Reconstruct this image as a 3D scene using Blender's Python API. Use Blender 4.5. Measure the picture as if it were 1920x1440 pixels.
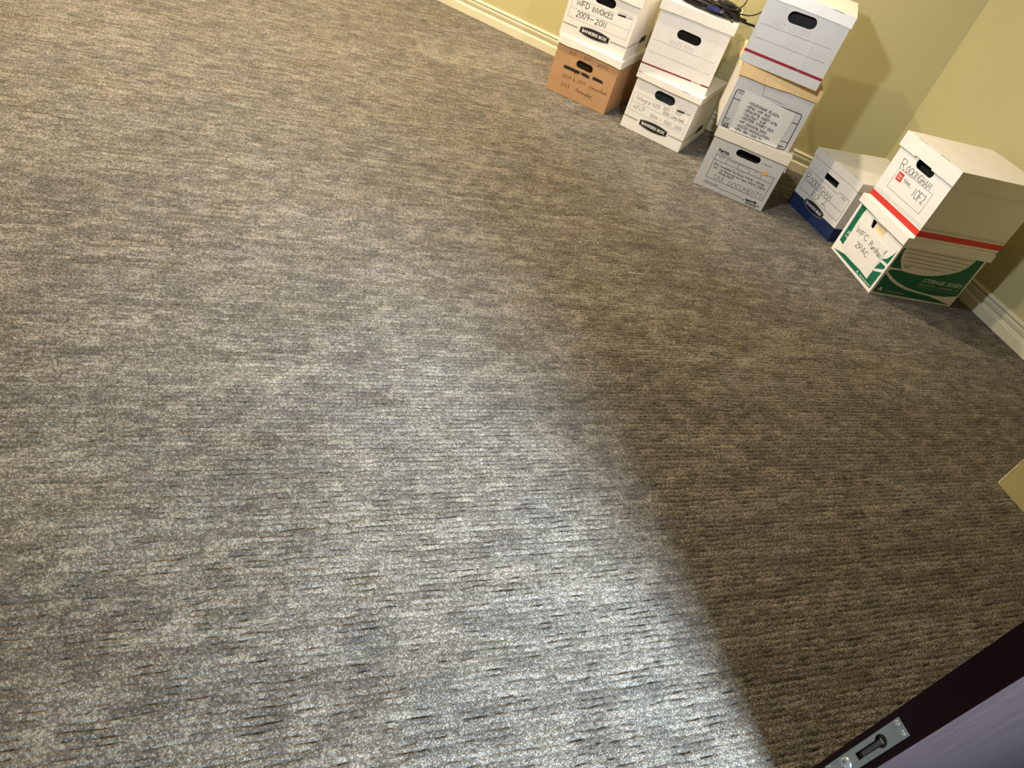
import bpy, bmesh, math, random
import numpy as np
from mathutils import Vector, Matrix
from mathutils.geometry import tessellate_polygon

for o in list(bpy.data.objects):
    bpy.data.objects.remove(o)
scene = bpy.context.scene
C = scene.collection
R = math.radians

# ------------------------------------------------------------------ camera
F_PX, PITCH, ROLL, CAM_H = 1324.49, 0.695915, 0.353427, 1.11258
cd = bpy.data.cameras.new('camera')
cam = bpy.data.objects.new('camera', cd)
C.objects.link(cam)
cd.sensor_fit = 'HORIZONTAL'
cd.sensor_width = 36.0
cd.lens = F_PX / 1920 * 36.0
cd.clip_start = 0.02
fw = Vector((0, math.cos(PITCH), -math.sin(PITCH)))
r0 = Vector((1, 0, 0))
u0 = r0.cross(fw)
rv = math.cos(ROLL) * r0 + math.sin(ROLL) * u0
uv = -math.sin(ROLL) * r0 + math.cos(ROLL) * u0
cam.matrix_world = Matrix(((rv.x, uv.x, -fw.x, 0), (rv.y, uv.y, -fw.y, 0), (rv.z, uv.z, -fw.z, CAM_H), (0, 0, 0, 1)))
scene.camera = cam

# ------------------------------------------------------------------ world, lights, exposure
world = bpy.data.worlds.new('world')
scene.world = world
world.use_nodes = True
bg = world.node_tree.nodes['Background']
bg.inputs[0].default_value = (0.62, 0.78, 1.0, 1)
bg.inputs[1].default_value = 0.22

def area(name, loc, target, size, power, color, spread=180, size_y=None, shape=None):
    l = bpy.data.lights.new(name, 'AREA')
    l.energy = power
    l.color = color
    l.size = size
    if size_y:
        l.shape = 'RECTANGLE'
        l.size_y = size_y
    if shape:
        l.shape = shape
    l.spread = R(spread)
    o = bpy.data.objects.new(name, l)
    C.objects.link(o)
    o.location = loc
    o.rotation_euler = (Vector(target) - Vector(loc)).to_track_quat('-Z', 'Y').to_euler()
    return o

# daylight falling in through the entrance behind the camera
area('entrance_daylight', (1.60, -0.66, 1.45), (0.20, 1.00, 0), 0.72, 32, (0.70, 0.86, 1.0), spread=54, size_y=0.8)

vs = scene.view_settings
vs.view_transform = 'Standard'
vs.look = 'None'
vs.gamma = 1.0
vs.use_curve_mapping = False
vs.exposure = 0.12

# ------------------------------------------------------------------ materials
M = {}
def mat(name, col, rough=0.75, var=0.06, scale=40, metal=0.0, bump=0.0, bscale=200, coat=0.0, spec=0.4, stretch=None):
    m = bpy.data.materials.new(name)
    m.use_nodes = True
    nt = m.node_tree
    b = nt.nodes['Principled BSDF']
    tc = nt.nodes.new('ShaderNodeTexCoord')
    mp = nt.nodes.new('ShaderNodeMapping')
    if stretch:
        mp.inputs['Scale'].default_value = stretch
    nt.links.new(tc.outputs['Object'], mp.inputs[0])
    nz = nt.nodes.new('ShaderNodeTexNoise')
    nz.inputs['Scale'].default_value = scale
    nz.inputs['Detail'].default_value = 4
    nt.links.new(mp.outputs[0], nz.inputs['Vector'])
    rp = nt.nodes.new('ShaderNodeValToRGB')
    rp.color_ramp.elements[0].position = 0.3
    rp.color_ramp.elements[1].position = 0.7
    rp.color_ramp.elements[0].color = tuple(c * (1 - var) for c in col) + (1,)
    rp.color_ramp.elements[1].color = tuple(min(1, c * (1 + var)) for c in col) + (1,)
    nt.links.new(nz.outputs['Fac'], rp.inputs[0])
    nt.links.new(rp.outputs[0], b.inputs['Base Color'])
    b.inputs['Roughness'].default_value = rough
    b.inputs['Metallic'].default_value = metal
    b.inputs['Specular IOR Level'].default_value = spec
    b.inputs['Coat Weight'].default_value = coat
    b.inputs['Coat Roughness'].default_value = 0.12
    if bump:
        n2 = nt.nodes.new('ShaderNodeTexNoise')
        n2.inputs['Scale'].default_value = bscale
        n2.inputs['Detail'].default_value = 3
        nt.links.new(mp.outputs[0], n2.inputs['Vector'])
        bp = nt.nodes.new('ShaderNodeBump')
        bp.inputs['Strength'].default_value = bump
        bp.inputs['Distance'].default_value = 0.002
        nt.links.new(n2.outputs['Fac'], bp.inputs['Height'])
        nt.links.new(bp.outputs[0], b.inputs['Normal'])
    M[name] = m
    return m

mat('wall_paint', (0.50, 0.462, 0.245), 0.8, 0.02, 3, bump=0.05, bscale=300)
mat('trim_paint', (0.70, 0.68, 0.52), 0.45, 0.03, 8)
mat('ceiling_paint', (0.50, 0.48, 0.43), 0.9, 0.02, 5)
mat('white_card', (0.84, 0.82, 0.81), 0.6, 0.03, 18, bump=0.08, bscale=60)
mat('cream_card', (0.80, 0.74, 0.62), 0.65, 0.03, 18, bump=0.06, bscale=60)
mat('grey_card', (0.56, 0.545, 0.535), 0.65, 0.05, 14, bump=0.1, bscale=50)
mat('lid_white', (0.84, 0.81, 0.77), 0.55, 0.03, 18, bump=0.08, bscale=50)
mat('kraft', (0.50, 0.295, 0.155), 0.75, 0.06, 25, bump=0.08, bscale=120)
mat('kraft_pale', (0.80, 0.56, 0.27), 0.7, 0.06, 25, bump=0.08, bscale=100)
mat('ink', (0.012, 0.012, 0.014), 0.6, 0.1)
mat('ink_pen', (0.05, 0.045, 0.05), 0.6, 0.2, 300)
mat('ink_faint', (0.42, 0.41, 0.41), 0.7, 0.15, 300)
mat('ink_brown', (0.10, 0.05, 0.02), 0.7, 0.15, 300)
mat('marker_grey', (0.045, 0.038, 0.038), 0.6, 0.3, 300)
mat('print_grey', (0.16, 0.155, 0.155), 0.6, 0.1)
mat('print_white', (0.80, 0.79, 0.77), 0.6, 0.03)
mat('red_dark', (0.27, 0.008, 0.022), 0.6, 0.06)
mat('red_bright', (0.70, 0.045, 0.03), 0.55, 0.05)
mat('blue_card', (0.012, 0.030, 0.11), 0.6, 0.08)
mat('green_print', (0.008, 0.145, 0.078), 0.55, 0.05)
mat('paper', (0.82, 0.80, 0.79), 0.55, 0.02, 12)
mat('paper_old', (0.70, 0.675, 0.64), 0.5, 0.03, 12)
mat('folder_teal', (0.035, 0.055, 0.06), 0.7, 0.1)
mat('folder_olive', (0.075, 0.055, 0.02), 0.7, 0.15)
mat('folder_cream', (0.80, 0.66, 0.42), 0.7, 0.05)
mat('hole_shade', (0.012, 0.011, 0.010), 0.8, 0.1)  # near-black, the shade inside closed boxes put into colour
mat('tape', (0.585, 0.57, 0.555), 0.3, 0.02)
mat('tape_pale', (0.84, 0.815, 0.78), 0.3, 0.02)
mat('sticker', (0.80, 0.42, 0.15), 0.4, 0.08, 90)
mat('cable_black', (0.010, 0.010, 0.011), 0.42, 0.15)
mat('connector_blue', (0.035, 0.040, 0.16), 0.4, 0.15)
mat('steel', (0.34, 0.375, 0.375), 0.36, 0.08, 60, metal=0.75, bump=0.05, bscale=150)
mat('steel_bright', (0.62, 0.66, 0.65), 0.25, 0.08, 60, metal=0.85)
mat('steel_dark', (0.10, 0.10, 0.10), 0.45, 0.15, 60, metal=0.4)
mat('hollow_shade', (0.004, 0.004, 0.004), 0.9, 0.1)
mat('mahogany_edge', (0.014, 0.0020, 0.0038), 0.5, 0.25, 20, spec=0.1, stretch=(1, 1, .15))
mat('lamp_trim', (0.8, 0.78, 0.74), 0.5, 0.03)
mat('chip_white', (0.85, 0.82, 0.70), 0.7, 0.05)

def emission(name, col, strength):
    m = bpy.data.materials.new(name)
    m.use_nodes = True
    b = m.node_tree.nodes['Principled BSDF']
    b.inputs['Emission Color'].default_value = col + (1,)
    b.inputs['Emission Strength'].default_value = strength
    M[name] = m
emission('assumed_lamp_glow', (1.0, 0.78, 0.5), 12)

# glossy lacquered door face with fine worn scratches
m = mat('mahogany_face', (0.027, 0.0165, 0.0175), 0.42, 0.15, 6, coat=0.1, spec=0.3, stretch=(6, 6, 0.8))
nt = m.node_tree
wv = nt.nodes.new('ShaderNodeTexNoise')
wv.inputs['Scale'].default_value = 60
tcn = nt.nodes.new('ShaderNodeTexCoord')
mpn = nt.nodes.new('ShaderNodeMapping')
mpn.inputs['Scale'].default_value = (0.25, 1, 4.0)
mpn.inputs['Rotation'].default_value = (0, 0.5, 0)
nt.links.new(tcn.outputs['Object'], mpn.inputs[0])
nt.links.new(mpn.outputs[0], wv.inputs['Vector'])
mr = nt.nodes.new('ShaderNodeMapRange')
mr.inputs[1].default_value = 0.35
mr.inputs[2].default_value = 0.75
mr.inputs[3].default_value = 0.36
mr.inputs[4].default_value = 0.62
nt.links.new(wv.outputs['Fac'], mr.inputs[0])
nt.links.new(mr.outputs[0], nt.nodes['Principled BSDF'].inputs['Roughness'])

# carpet: yarn tone from a mesh attribute, fine fibre grain from noise
def carpet_material():
    m = bpy.data.materials.new('carpet')
    m.use_nodes = True
    nt = m.node_tree
    b = nt.nodes['Principled BSDF']
    N = nt.nodes.new
    L = nt.links.new
    at = N('ShaderNodeAttribute'); at.attribute_name = 'yarn'
    wr = N('ShaderNodeAttribute'); wr.attribute_name = 'wear'
    hu = N('ShaderNodeAttribute'); hu.attribute_name = 'hue'
    tc = N('ShaderNodeTexCoord')
    # single tufts, each with a tone of its own
    vo = N('ShaderNodeTexVoronoi'); vo.inputs['Scale'].default_value = 330
    L(tc.outputs['Object'], vo.inputs['Vector'])
    sp = N('ShaderNodeSeparateColor')
    L(vo.outputs['Color'], sp.inputs[0])
    nz = N('ShaderNodeTexNoise'); nz.inputs['Scale'].default_value = 700; nz.inputs['Detail'].default_value = 2
    L(tc.outputs['Object'], nz.inputs['Vector'])
    t1 = N('ShaderNodeMath'); t1.operation = 'MULTIPLY_ADD'
    L(sp.outputs[0], t1.inputs[0]); t1.inputs[1].default_value = 0.58; t1.inputs[2].default_value = -0.15
    t2 = N('ShaderNodeMath'); t2.operation = 'MULTIPLY_ADD'
    L(nz.outputs['Fac'], t2.inputs[0]); t2.inputs[1].default_value = 0.8; t2.inputs[2].default_value = -0.4
    t3 = N('ShaderNodeMath'); t3.operation = 'MULTIPLY_ADD'
    L(vo.outputs['Distance'], t3.inputs[0]); t3.inputs[1].default_value = -0.34; L(t1.outputs[0], t3.inputs[2])  # gaps between tufts shaded darker in the colour itself
    sm = N('ShaderNodeMath'); sm.operation = 'ADD'
    L(t3.outputs[0], sm.inputs[0]); L(at.outputs['Fac'], sm.inputs[1])
    s1 = N('ShaderNodeMath'); s1.operation = 'ADD'
    L(sm.outputs[0], s1.inputs[0]); L(t2.outputs[0], s1.inputs[1])
    s2 = N('ShaderNodeMath'); s2.operation = 'MULTIPLY_ADD'
    L(wr.outputs['Fac'], s2.inputs[0]); s2.inputs[1].default_value = 0.24; L(s1.outputs[0], s2.inputs[2])
    def ramp(c0, c1, c2):
        rp = N('ShaderNodeValToRGB')
        e = rp.color_ramp.elements
        e[0].position = 0.0; e[0].color = c0 + (1,)
        e[1].position = 1.0; e[1].color = c2 + (1,)
        k = e.new(0.5); k.color = c1 + (1,)
        L(s2.outputs[0], rp.inputs[0])
        return rp
    rp = ramp((0.050, 0.041, 0.031), (0.168, 0.143, 0.112), (0.48, 0.43, 0.35))
    rp2 = ramp((0.049, 0.043, 0.037), (0.164, 0.147, 0.128), (0.47, 0.44, 0.39))
    mx = N('ShaderNodeMix'); mx.data_type = 'RGBA'
    L(hu.outputs['Fac'], mx.inputs[0]); L(rp.outputs[0], mx.inputs[6]); L(rp2.outputs[0], mx.inputs[7])
    L(mx.outputs[2], b.inputs['Base Color'])
    b.inputs['Roughness'].default_value = 0.95
    b.inputs['Specular IOR Level'].default_value = 0.15
    b.inputs['Sheen Weight'].default_value = 0.12
    b.inputs['Sheen Roughness'].default_value = 0.5
    inv = N('ShaderNodeMath'); inv.operation = 'MULTIPLY_ADD'
    L(vo.outputs['Distance'], inv.inputs[0]); inv.inputs[1].default_value = -1.0; L(nz.outputs['Fac'], inv.inputs[2])
    bp = N('ShaderNodeBump'); bp.inputs['Strength'].default_value = 1.0; bp.inputs['Distance'].default_value = 0.0045
    L(inv.outputs[0], bp.inputs['Height'])
    L(bp.outputs[0], b.inputs['Normal'])
    M['carpet'] = m
carpet_material()

# ------------------------------------------------------------------ mesh helpers
def obj(name, bm, m, parent=None, smooth=False, mods=None):
    if isinstance(bm, bmesh.types.BMesh):
        bmesh.ops.recalc_face_normals(bm, faces=bm.faces[:]) if mods != 'keep' else None
        me = bpy.data.meshes.new(name)
        bm.to_mesh(me)
        bm.free()
    else:
        me = bm
    o = bpy.data.objects.new(name, me)
    C.objects.link(o)
    if m:
        me.materials.append(M[m])
    if parent:
        o.parent = parent
    if smooth:
        for p in me.polygons:
            p.use_smooth = True
    return o

def thing(name, label, cat, loc=(0, 0, 0), rz=0, group=None):
    o = bpy.data.objects.new(name, None)
    o.empty_display_size = 0.1
    C.objects.link(o)
    o.location = loc
    o.rotation_euler = (0, 0, rz)
    o['label'] = label
    o['category'] = cat
    if group:
        o['group'] = group
    return o

def struct(o, label=None):
    o['kind'] = 'structure'
    if label:
        o['label'] = label
    return o

def box(bm, lo, hi, mtx=None):
    vs_ = [bm.verts.new((x, y, z)) for x in (lo[0], hi[0]) for y in (lo[1], hi[1]) for z in (lo[2], hi[2])]
    for f in ((0, 1, 3, 2), (4, 6, 7, 5), (0, 4, 5, 1), (2, 3, 7, 6), (0, 2, 6, 4), (1, 5, 7, 3)):
        bm.faces.new([vs_[i] for i in f])
    if mtx:
        for v in vs_:
            v.co = mtx @ v.co
    return vs_

def slab(bm, loops, plane, t):
    """extruded flat shape: loops[0] outline, others holes (2-D, metres); plane(u, v, depth)->xyz"""
    pts = [p for l in loops for p in l]
    tris = tessellate_polygon([[Vector((p[0], p[1], 0)) for p in l] for l in loops])
    A_ = [bm.verts.new(plane(p[0], p[1], 0)) for p in pts]
    B_ = [bm.verts.new(plane(p[0], p[1], t)) for p in pts]
    for a, b, c in tris:
        bm.faces.new((A_[a], A_[b], A_[c]))
        bm.faces.new((B_[c], B_[b], B_[a]))
    k = 0
    for l in loops:
        n = len(l)
        for i in range(n):
            j = (i + 1) % n
            bm.faces.new((A_[k + i], A_[k + j], B_[k + j], B_[k + i]))
        k += n

def stadium(u0, z0, u1, z1, r, n=9):
    a = math.atan2(z1 - z0, u1 - u0)
    out = []
    for i in range(n):
        t = a - math.pi / 2 + math.pi * i / (n - 1)
        out.append((u1 + r * math.cos(t), z1 + r * math.sin(t)))
    for i in range(n):
        t = a + math.pi / 2 + math.pi * i / (n - 1)
        out.append((u0 + r * math.cos(t), z0 + r * math.sin(t)))
    return out

def tube(bm, pts, r, seg=8, closed=False):
    P = [Vector(p) for p in pts]
    n = len(P)
    rings = []
    up = Vector((0.13, 0.21, 1)).normalized()
    for i in range(n):
        if closed:
            t = P[(i + 1) % n] - P[i - 1]
        else:
            t = P[min(i + 1, n - 1)] - P[max(i - 1, 0)]
        t.normalize()
        s = t.cross(up)
        if s.length < 1e-4:
            s = Vector((1, 0, 0))
        s.normalize()
        q = s.cross(t)
        rings.append([bm.verts.new(P[i] + r * (math.cos(2 * math.pi * k / seg) * s + math.sin(2 * math.pi * k / seg) * q)) for k in range(seg)])
    m_ = n if closed else n - 1
    for i in range(m_):
        a, b = rings[i], rings[(i + 1) % n]
        for k in range(seg):
            bm.faces.new((a[k], a[(k + 1) % seg], b[(k + 1) % seg], b[k]))
    if not closed:
        bm.faces.new(rings[0][::-1])
        bm.faces.new(rings[-1])

def catmull(P, sub=5, closed=False):
    P = [Vector(p) for p in P]
    n = len(P)
    out = []
    rng = range(n) if closed else range(n - 1)
    for i in rng:
        g = (lambda k: P[k % n]) if closed else (lambda k: P[max(0, min(n - 1, k))])
        p0, p1, p2, p3 = g(i - 1), g(i), g(i + 1), g(i + 2)
        for s in range(sub):
            t = s / sub
            out.append(0.5 * ((2 * p1) + (p2 - p0) * t + (2 * p0 - 5 * p1 + 4 * p2 - p3) * t * t + (3 * p1 - p0 - 3 * p2 + p3) * t ** 3))
    if not closed:
        out.append(P[-1])
    return out

# ------------------------------------------------------------------ single-stroke lettering
# '~' strokes are smoothed; coordinates: cap height 1, baseline 0
G = {}
def glyphs():
    def g(ch, w, *st):
        G[ch] = (w, st)
    g('A', .66, [(0, 0), (.33, 1), (.66, 0)], [(.12, .36), (.54, .36)])
    g('B', .58, [(0, 0), (0, 1)], ['~', (0, 1), (.4, .97), (.48, .76), (.3, .54), (0, .52)], ['~', (.05, .52), (.4, .5), (.58, .26), (.4, .03), (0, 0)])
    g('C', .6, ['~', (.6, .84), (.36, 1), (.08, .78), (0, .46), (.14, .1), (.38, 0), (.6, .14)])
    g('D', .62, [(0, 0), (0, 1)], ['~', (0, 1), (.36, .94), (.62, .55), (.42, .08), (0, 0)])
    g('E', .5, [(.5, 1), (0, 1), (0, 0), (.5, 0)], [(0, .52), (.42, .52)])
    g('F', .5, [(.5, 1), (0, 1), (0, 0)], [(0, .52), (.4, .52)])
    g('G', .64, ['~', (.6, .84), (.36, 1), (.08, .78), (0, .46), (.14, .1), (.38, 0), (.6, .14)], [(.36, .42), (.62, .42), (.6, .1)])
    g('H', .6, [(0, 0), (0, 1)], [(.6, 0), (.6, 1)], [(0, .5), (.6, .5)])
    g('I', .14, [(.07, 0), (.07, 1)])
    g('K', .56, [(0, 0), (0, 1)], [(.54, 1), (0, .42), (.56, 0)])
    g('L', .46, [(0, 1), (0, 0), (.46, 0)])
    g('M', .76, [(0, 0), (.06, 1), (.38, .3), (.7, 1), (.76, 0)])
    g('N', .6, [(0, 0), (0, 1), (.6, 0), (.6, 1)])
    g('O', .66, ['~', (.33, 1), (.06, .78), (0, .45), (.1, .12), (.33, 0), (.58, .14), (.66, .5), (.58, .86), (.33, 1)])
    g('P', .54, [(0, 0), (0, 1)], ['~', (0, 1), (.4, .98), (.54, .74), (.36, .5), (0, .46)])
    g('R', .58, [(0, 0), (0, 1)], ['~', (0, 1), (.4, .98), (.52, .75), (.36, .53), (0, .48)], [(.2, .48), (.58, 0)])
    g('S', .52, ['~', (.5, .86), (.28, 1), (.04, .8), (.2, .56), (.42, .42), (.5, .2), (.28, 0), (0, .12)])
    g('T', .6, [(0, 1), (.6, 1)], [(.3, 1), (.3, 0)])
    g('U', .6, ['~', (0, 1), (.01, .4), (.14, .04), (.36, 0), (.56, .3), (.6, 1)])
    g('V', .62, [(0, 1), (.31, 0), (.62, 1)])
    g('W', .86, [(0, 1), (.2, 0), (.43, .75), (.66, 0), (.86, 1)])
    g('X', .58, [(0, 1), (.58, 0)], [(.58, 1), (0, 0)])
    g('Y', .58, [(0, 1), (.29, .5), (.58, 1)], [(.29, .5), (.29, 0)])
    g('Z', .56, [(0, 1), (.56, 1), (0, 0), (.56, 0)])
    g('0', .54, ['~', (.27, 1), (.04, .76), (.02, .3), (.24, 0), (.48, .22), (.52, .7), (.27, 1)])
    g('1', .16, [(.08, 0), (.08, 1)])
    g('2', .52, ['~', (.02, .8), (.2, 1), (.46, .86), (.4, .52), (.02, .02)], [(.02, .02), (.52, .03)])
    g('3', .5, ['~', (.02, .9), (.3, 1), (.44, .78), (.18, .56), (.48, .36), (.34, .04), (0, .08)])
    g('4', .54, [(.36, 0), (.36, 1), (0, .36), (.54, .36)])
    g('5', .52, [(.46, 1), (.08, 1), (.05, .58)], ['~', (.05, .58), (.34, .62), (.5, .36), (.34, .03), (0, .06)])
    g('6', .5, ['~', (.4, 1), (.1, .6), (.02, .2), (.24, 0), (.48, .2), (.34, .46), (.06, .3)])
    g('7', .5, [(0, 1), (.5, 1), (.18, 0)])
    g('8', .5, ['~', (.26, .54), (.06, .78), (.26, 1), (.44, .78), (.26, .54), (.02, .24), (.26, 0), (.5, .24), (.26, .54)])
    g('9', .5, ['~', (.46, .72), (.26, .5), (.04, .74), (.22, 1), (.46, .82), (.44, .4), (.34, 0)])
    g('-', .5, ['~', (0, .46), (.18, .54), (.34, .44), (.5, .5)])
    g('/', .4, [(0, -.05), (.4, 1.05)])
    g(',', .12, [(.1, .08), (.02, -.16)])
    g('.', .1, [(.02, 0), (.08, .08)])
    g('&', .5, ['~', (.5, 0), (.1, .7), (.2, .95), (.34, .7), (.02, .26), (.2, .02), (.48, .4)])
    g(' ', .4)
    g('*', .26, [(.06, .42), (.2, .42)], [(.13, .34), (.13, .5)], [(.08, .36), (.18, .48)], [(.08, .48), (.18, .36)])
    g('a', .44, ['~', (.4, .5), (.16, .56), (.02, .28), (.14, 0), (.36, .16), (.4, .5)], [(.4, .5), (.44, 0)])
    g('b', .42, [(0, 1), (.02, 0)], ['~', (.02, .3), (.2, .54), (.4, .36), (.32, .04), (.02, .04)])
    g('c', .36, ['~', (.36, .44), (.16, .54), (0, .26), (.14, 0), (.36, .1)])
    g('d', .44, ['~', (.4, .44), (.16, .54), (.02, .26), (.14, 0), (.38, .2)], [(.42, 1), (.38, .3), (.46, 0)])
    g('e', .38, ['~', (.02, .28), (.36, .34), (.24, .56), (.04, .4), (.08, .08), (.36, .06)])
    g('f', .3, ['~', (.3, .9), (.16, .98), (.1, .7), (.1, 0)], [(0, .52), (.28, .52)])
    g('g', .44, ['~', (.4, .44), (.16, .54), (.02, .3), (.16, .08), (.38, .3), (.4, -.2), (.2, -.4), (.02, -.26)])
    g('h', .42, [(0, 1), (.02, 0)], ['~', (.02, .3), (.22, .54), (.38, .4), (.42, 0)])
    g('i', .1, [(.05, .5), (.06, 0)], [(.06, .7), (.07, .74)])
    g('k', .4, [(0, 1), (0, 0)], [(.34, .54), (.02, .22), (.4, 0)])
    g('l', .1, [(.05, 1), (.06, 0)])
    g('m', .66, [(0, .52), (.02, 0)], ['~', (.02, .3), (.18, .54), (.3, .4), (.32, 0)], ['~', (.32, .3), (.48, .54), (.62, .4), (.66, 0)])
    g('n', .42, [(0, .52), (.02, 0)], ['~', (.02, .3), (.22, .54), (.38, .4), (.42, 0)])
    g('o', .42, ['~', (.22, .54), (.03, .3), (.18, 0), (.4, .24), (.22, .54)])
    g('p', .42, [(0, .52), (.02, -.4)], ['~', (.02, .3), (.2, .54), (.4, .34), (.3, .02), (.02, .06)])
    g('r', .32, [(0, .52), (.02, 0)], ['~', (.02, .28), (.16, .52), (.32, .46)])
    g('s', .32, ['~', (.3, .46), (.12, .54), (.06, .36), (.28, .2), (.22, 0), (0, .06)])
    g('t', .32, [(.14, .86), (.14, .1), (.28, 0)], [(0, .54), (.32, .56)])
    g('u', .42, ['~', (0, .52), (.02, .12), (.16, 0), (.36, .2)], [(.38, .52), (.42, 0)])
    g('v', .4, [(0, .52), (.18, 0), (.4, .54)])
    g('w', .6, [(0, .52), (.14, 0), (.3, .4), (.44, 0), (.6, .54)])
    g('x', .4, [(0, .52), (.4, 0)], [(.4, .54), (0, 0)])
    g('y', .42, [(0, .52), (.2, .06)], [(.42, .52), (.06, -.4)])
glyphs()

class Flat:
    """collects flat print shapes in (u, v) millimetres on a plane"""
    def __init__(self, plane):
        self.bm = bmesh.new()
        self.old = []
        self.plane = plane
    def brk(self):
        if len(self.bm.verts):
            self.old.append(self.bm)
            self.bm = bmesh.new()
    def poly(self, pts, lift=0.0):
        tr = tessellate_polygon([[Vector((p[0], p[1], 0)) for p in pts]])
        vv = [self.bm.verts.new(self.plane(p[0] / 1000, p[1] / 1000, lift)) for p in pts]
        for t in tr:
            a, b, c = [Vector(pts[i][:2]) for i in t]
            s = (b - a).cross(c - a) if False else (b.x - a.x) * (c.y - a.y) - (b.y - a.y) * (c.x - a.x)
            self.bm.faces.new([vv[i] for i in (t if s > 0 else t[::-1])])
    def line(self, pts, w, lift=0.0):
        P = [Vector((p[0], p[1])) for p in pts]
        n = len(P)
        L_, R_ = [], []
        for i in range(n):
            a = P[i] - P[max(0, i - 1)]
            b = P[min(n - 1, i + 1)] - P[i]
            a = a if a.length > 1e-9 else b
            b = b if b.length > 1e-9 else a
            if a.length < 1e-9:
                return
            t = a.normalized() + b.normalized()
            t = t.normalized() if t.length > 1e-6 else a.normalized()
            nn = Vector((-t.y, t.x))
            k = max(0.5, abs(nn.dot(Vector((-a.y, a.x)).normalized())))
            ext = Vector((0, 0))
            if i == 0:
                ext = -t * w * .4
            if i == n - 1:
                ext = t * w * .4
            L_.append(P[i] + nn * w / 2 / k + ext)
            R_.append(P[i] - nn * w / 2 / k + ext)
        Lv = [self.bm.verts.new(self.plane(p.x / 1000, p.y / 1000, lift)) for p in L_]
        Rv = [self.bm.verts.new(self.plane(p.x / 1000, p.y / 1000, lift)) for p in R_]
        for i in range(n - 1):
            self.bm.faces.new((Rv[i], Rv[i + 1], Lv[i + 1], Lv[i]))
    def rect(self, pts, w):
        for i in range(len(pts)):
            self.line([pts[i], pts[(i + 1) % len(pts)]], w)
    def text(self, s, a, b, h, w, slant=0.0, jit=0.03, seed=1, gap=.2, serif=0.0):
        self.brk()
        rnd = random.Random(seed)
        adv = []
        x = 0
        for ch in s:
            adv.append(x)
            x += G[ch][0] + gap
        total = x - gap
        a = Vector(a); b = Vector(b)
        d = (b - a)
        ln = d.length
        d = d / ln
        nrm = Vector((-d.y, d.x))
        sx = ln / total
        for ch, x0 in zip(s, adv):
            dy = rnd.uniform(-jit, jit) * 1.6
            sc = 1 + rnd.uniform(-jit, jit) * 2
            for st in G[ch][1]:
                sm = st[0] == '~'
                pts = list(st[1:] if sm else st)
                pts = [(p[0] + rnd.uniform(-jit, jit), p[1] * sc + dy + rnd.uniform(-jit, jit)) for p in pts]
                if sm:
                    pts = [(q.x, q.y) for q in catmull([(p[0], p[1], 0) for p in pts], 4)]
                out = []
                for (px, py) in pts:
                    q = a + d * ((x0 + px) * sx + slant * py * h) + nrm * (py * h)
                    out.append(q)
                self.line(out, w)
                if serif and not sm:
                    for q in (out[0], out[-1]):
                        self.line([q - d * serif * h, q + d * serif * h], w * .55)
    def bfont(self, s, a, b, h, lift=0.0, bold=0.02, slant=0.0):
        self.brk()
        vs_, fs = font_mesh(s, bold)
        x0 = min(v[0] for v in vs_); x1 = max(v[0] for v in vs_)
        y1 = max(v[1] for v in vs_)
        y0 = min(0, 0)
        a = Vector(a); b = Vector(b); d = b - a; ln = d.length; d /= ln
        nrm = Vector((-d.y, d.x))
        vv = []
        for x, y in vs_:
            q = a + d * ((x - x0) / (x1 - x0) * ln + slant * y / y1 * h) + nrm * (y / y1 * h)
            vv.append(self.bm.verts.new(self.plane(q.x / 1000, q.y / 1000, lift)))
        for f in fs:
            try:
                self.bm.faces.new([vv[i] for i in f])
            except ValueError:
                pass
    def done(self, name, m, parent, label=None):
        for bm_ in self.old + [self.bm]:
            me = bpy.data.meshes.new(name)
            bm_.to_mesh(me)
            bm_.free()
            o = obj(name, me, m, parent)
            if label:
                o['label'] = label
        return o

_fm = {}
def font_mesh(s, bold):
    k = (s, bold)
    if k in _fm:
        return _fm[k]
    cu = bpy.data.curves.new('lettering', 'FONT')
    cu.body = s
    cu.size = 1
    cu.offset = bold
    cu.resolution_u = 3
    o = bpy.data.objects.new('lettering', cu)
    C.objects.link(o)
    dg = bpy.context.evaluated_depsgraph_get()
    me = bpy.data.meshes.new_from_object(o.evaluated_get(dg))
    r = ([(v.co.x, v.co.y) for v in me.vertices], [list(p.vertices) for p in me.polygons])
    bpy.data.objects.remove(o)
    bpy.data.curves.remove(cu)
    bpy.data.meshes.remove(me)
    _fm[k] = r
    return r

# ------------------------------------------------------------------ room shell
ANG = R(28)
E_ = Vector((math.cos(ANG), math.sin(ANG), 0))       # along the door wall, and along the carpet ribs
N_ = Vector((E_.y, -E_.x, 0))                        # out of the room
DA = Vector((0.657, 0.599, 0))                       # free edge of the closed door leaf (room side)
K_ = Vector((1.257, 3.526, 0))                       # corner where the two far walls meet
S_ = Vector((1.379, 1.663, 0))                       # outer corner of the near wall block
d1 = Vector((-0.7353, 0.2313, 0)).normalized()       # along the back wall, leftwards
d2 = Vector((0.1189, -0.2501, 0)).normalized()       # along the right wall, towards the camera
WALL_H = 2.6
BB = 0.016

def wall_box(name, a, b, out, z0=0.0, z1=WALL_H, th=0.12, m='wall_paint', label=None):
    """wall slab with its room face on segment a-b, thickness towards out"""
    bm = bmesh.new()
    a = Vector(a); b = Vector(b); out = Vector(out)
    q = [a, b, b + out * th, a + out * th]
    lo = [bm.verts.new((p.x, p.y, z0)) for p in q]
    hi = [bm.verts.new((p.x, p.y, z1)) for p in q]
    bm.faces.new(lo[::-1]); bm.faces.new(hi)
    for i in range(4):
        j = (i + 1) % 4
        bm.faces.new((lo[i], lo[j], hi[j], hi[i]))
    return struct(obj(name, bm, m), label)

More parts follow.
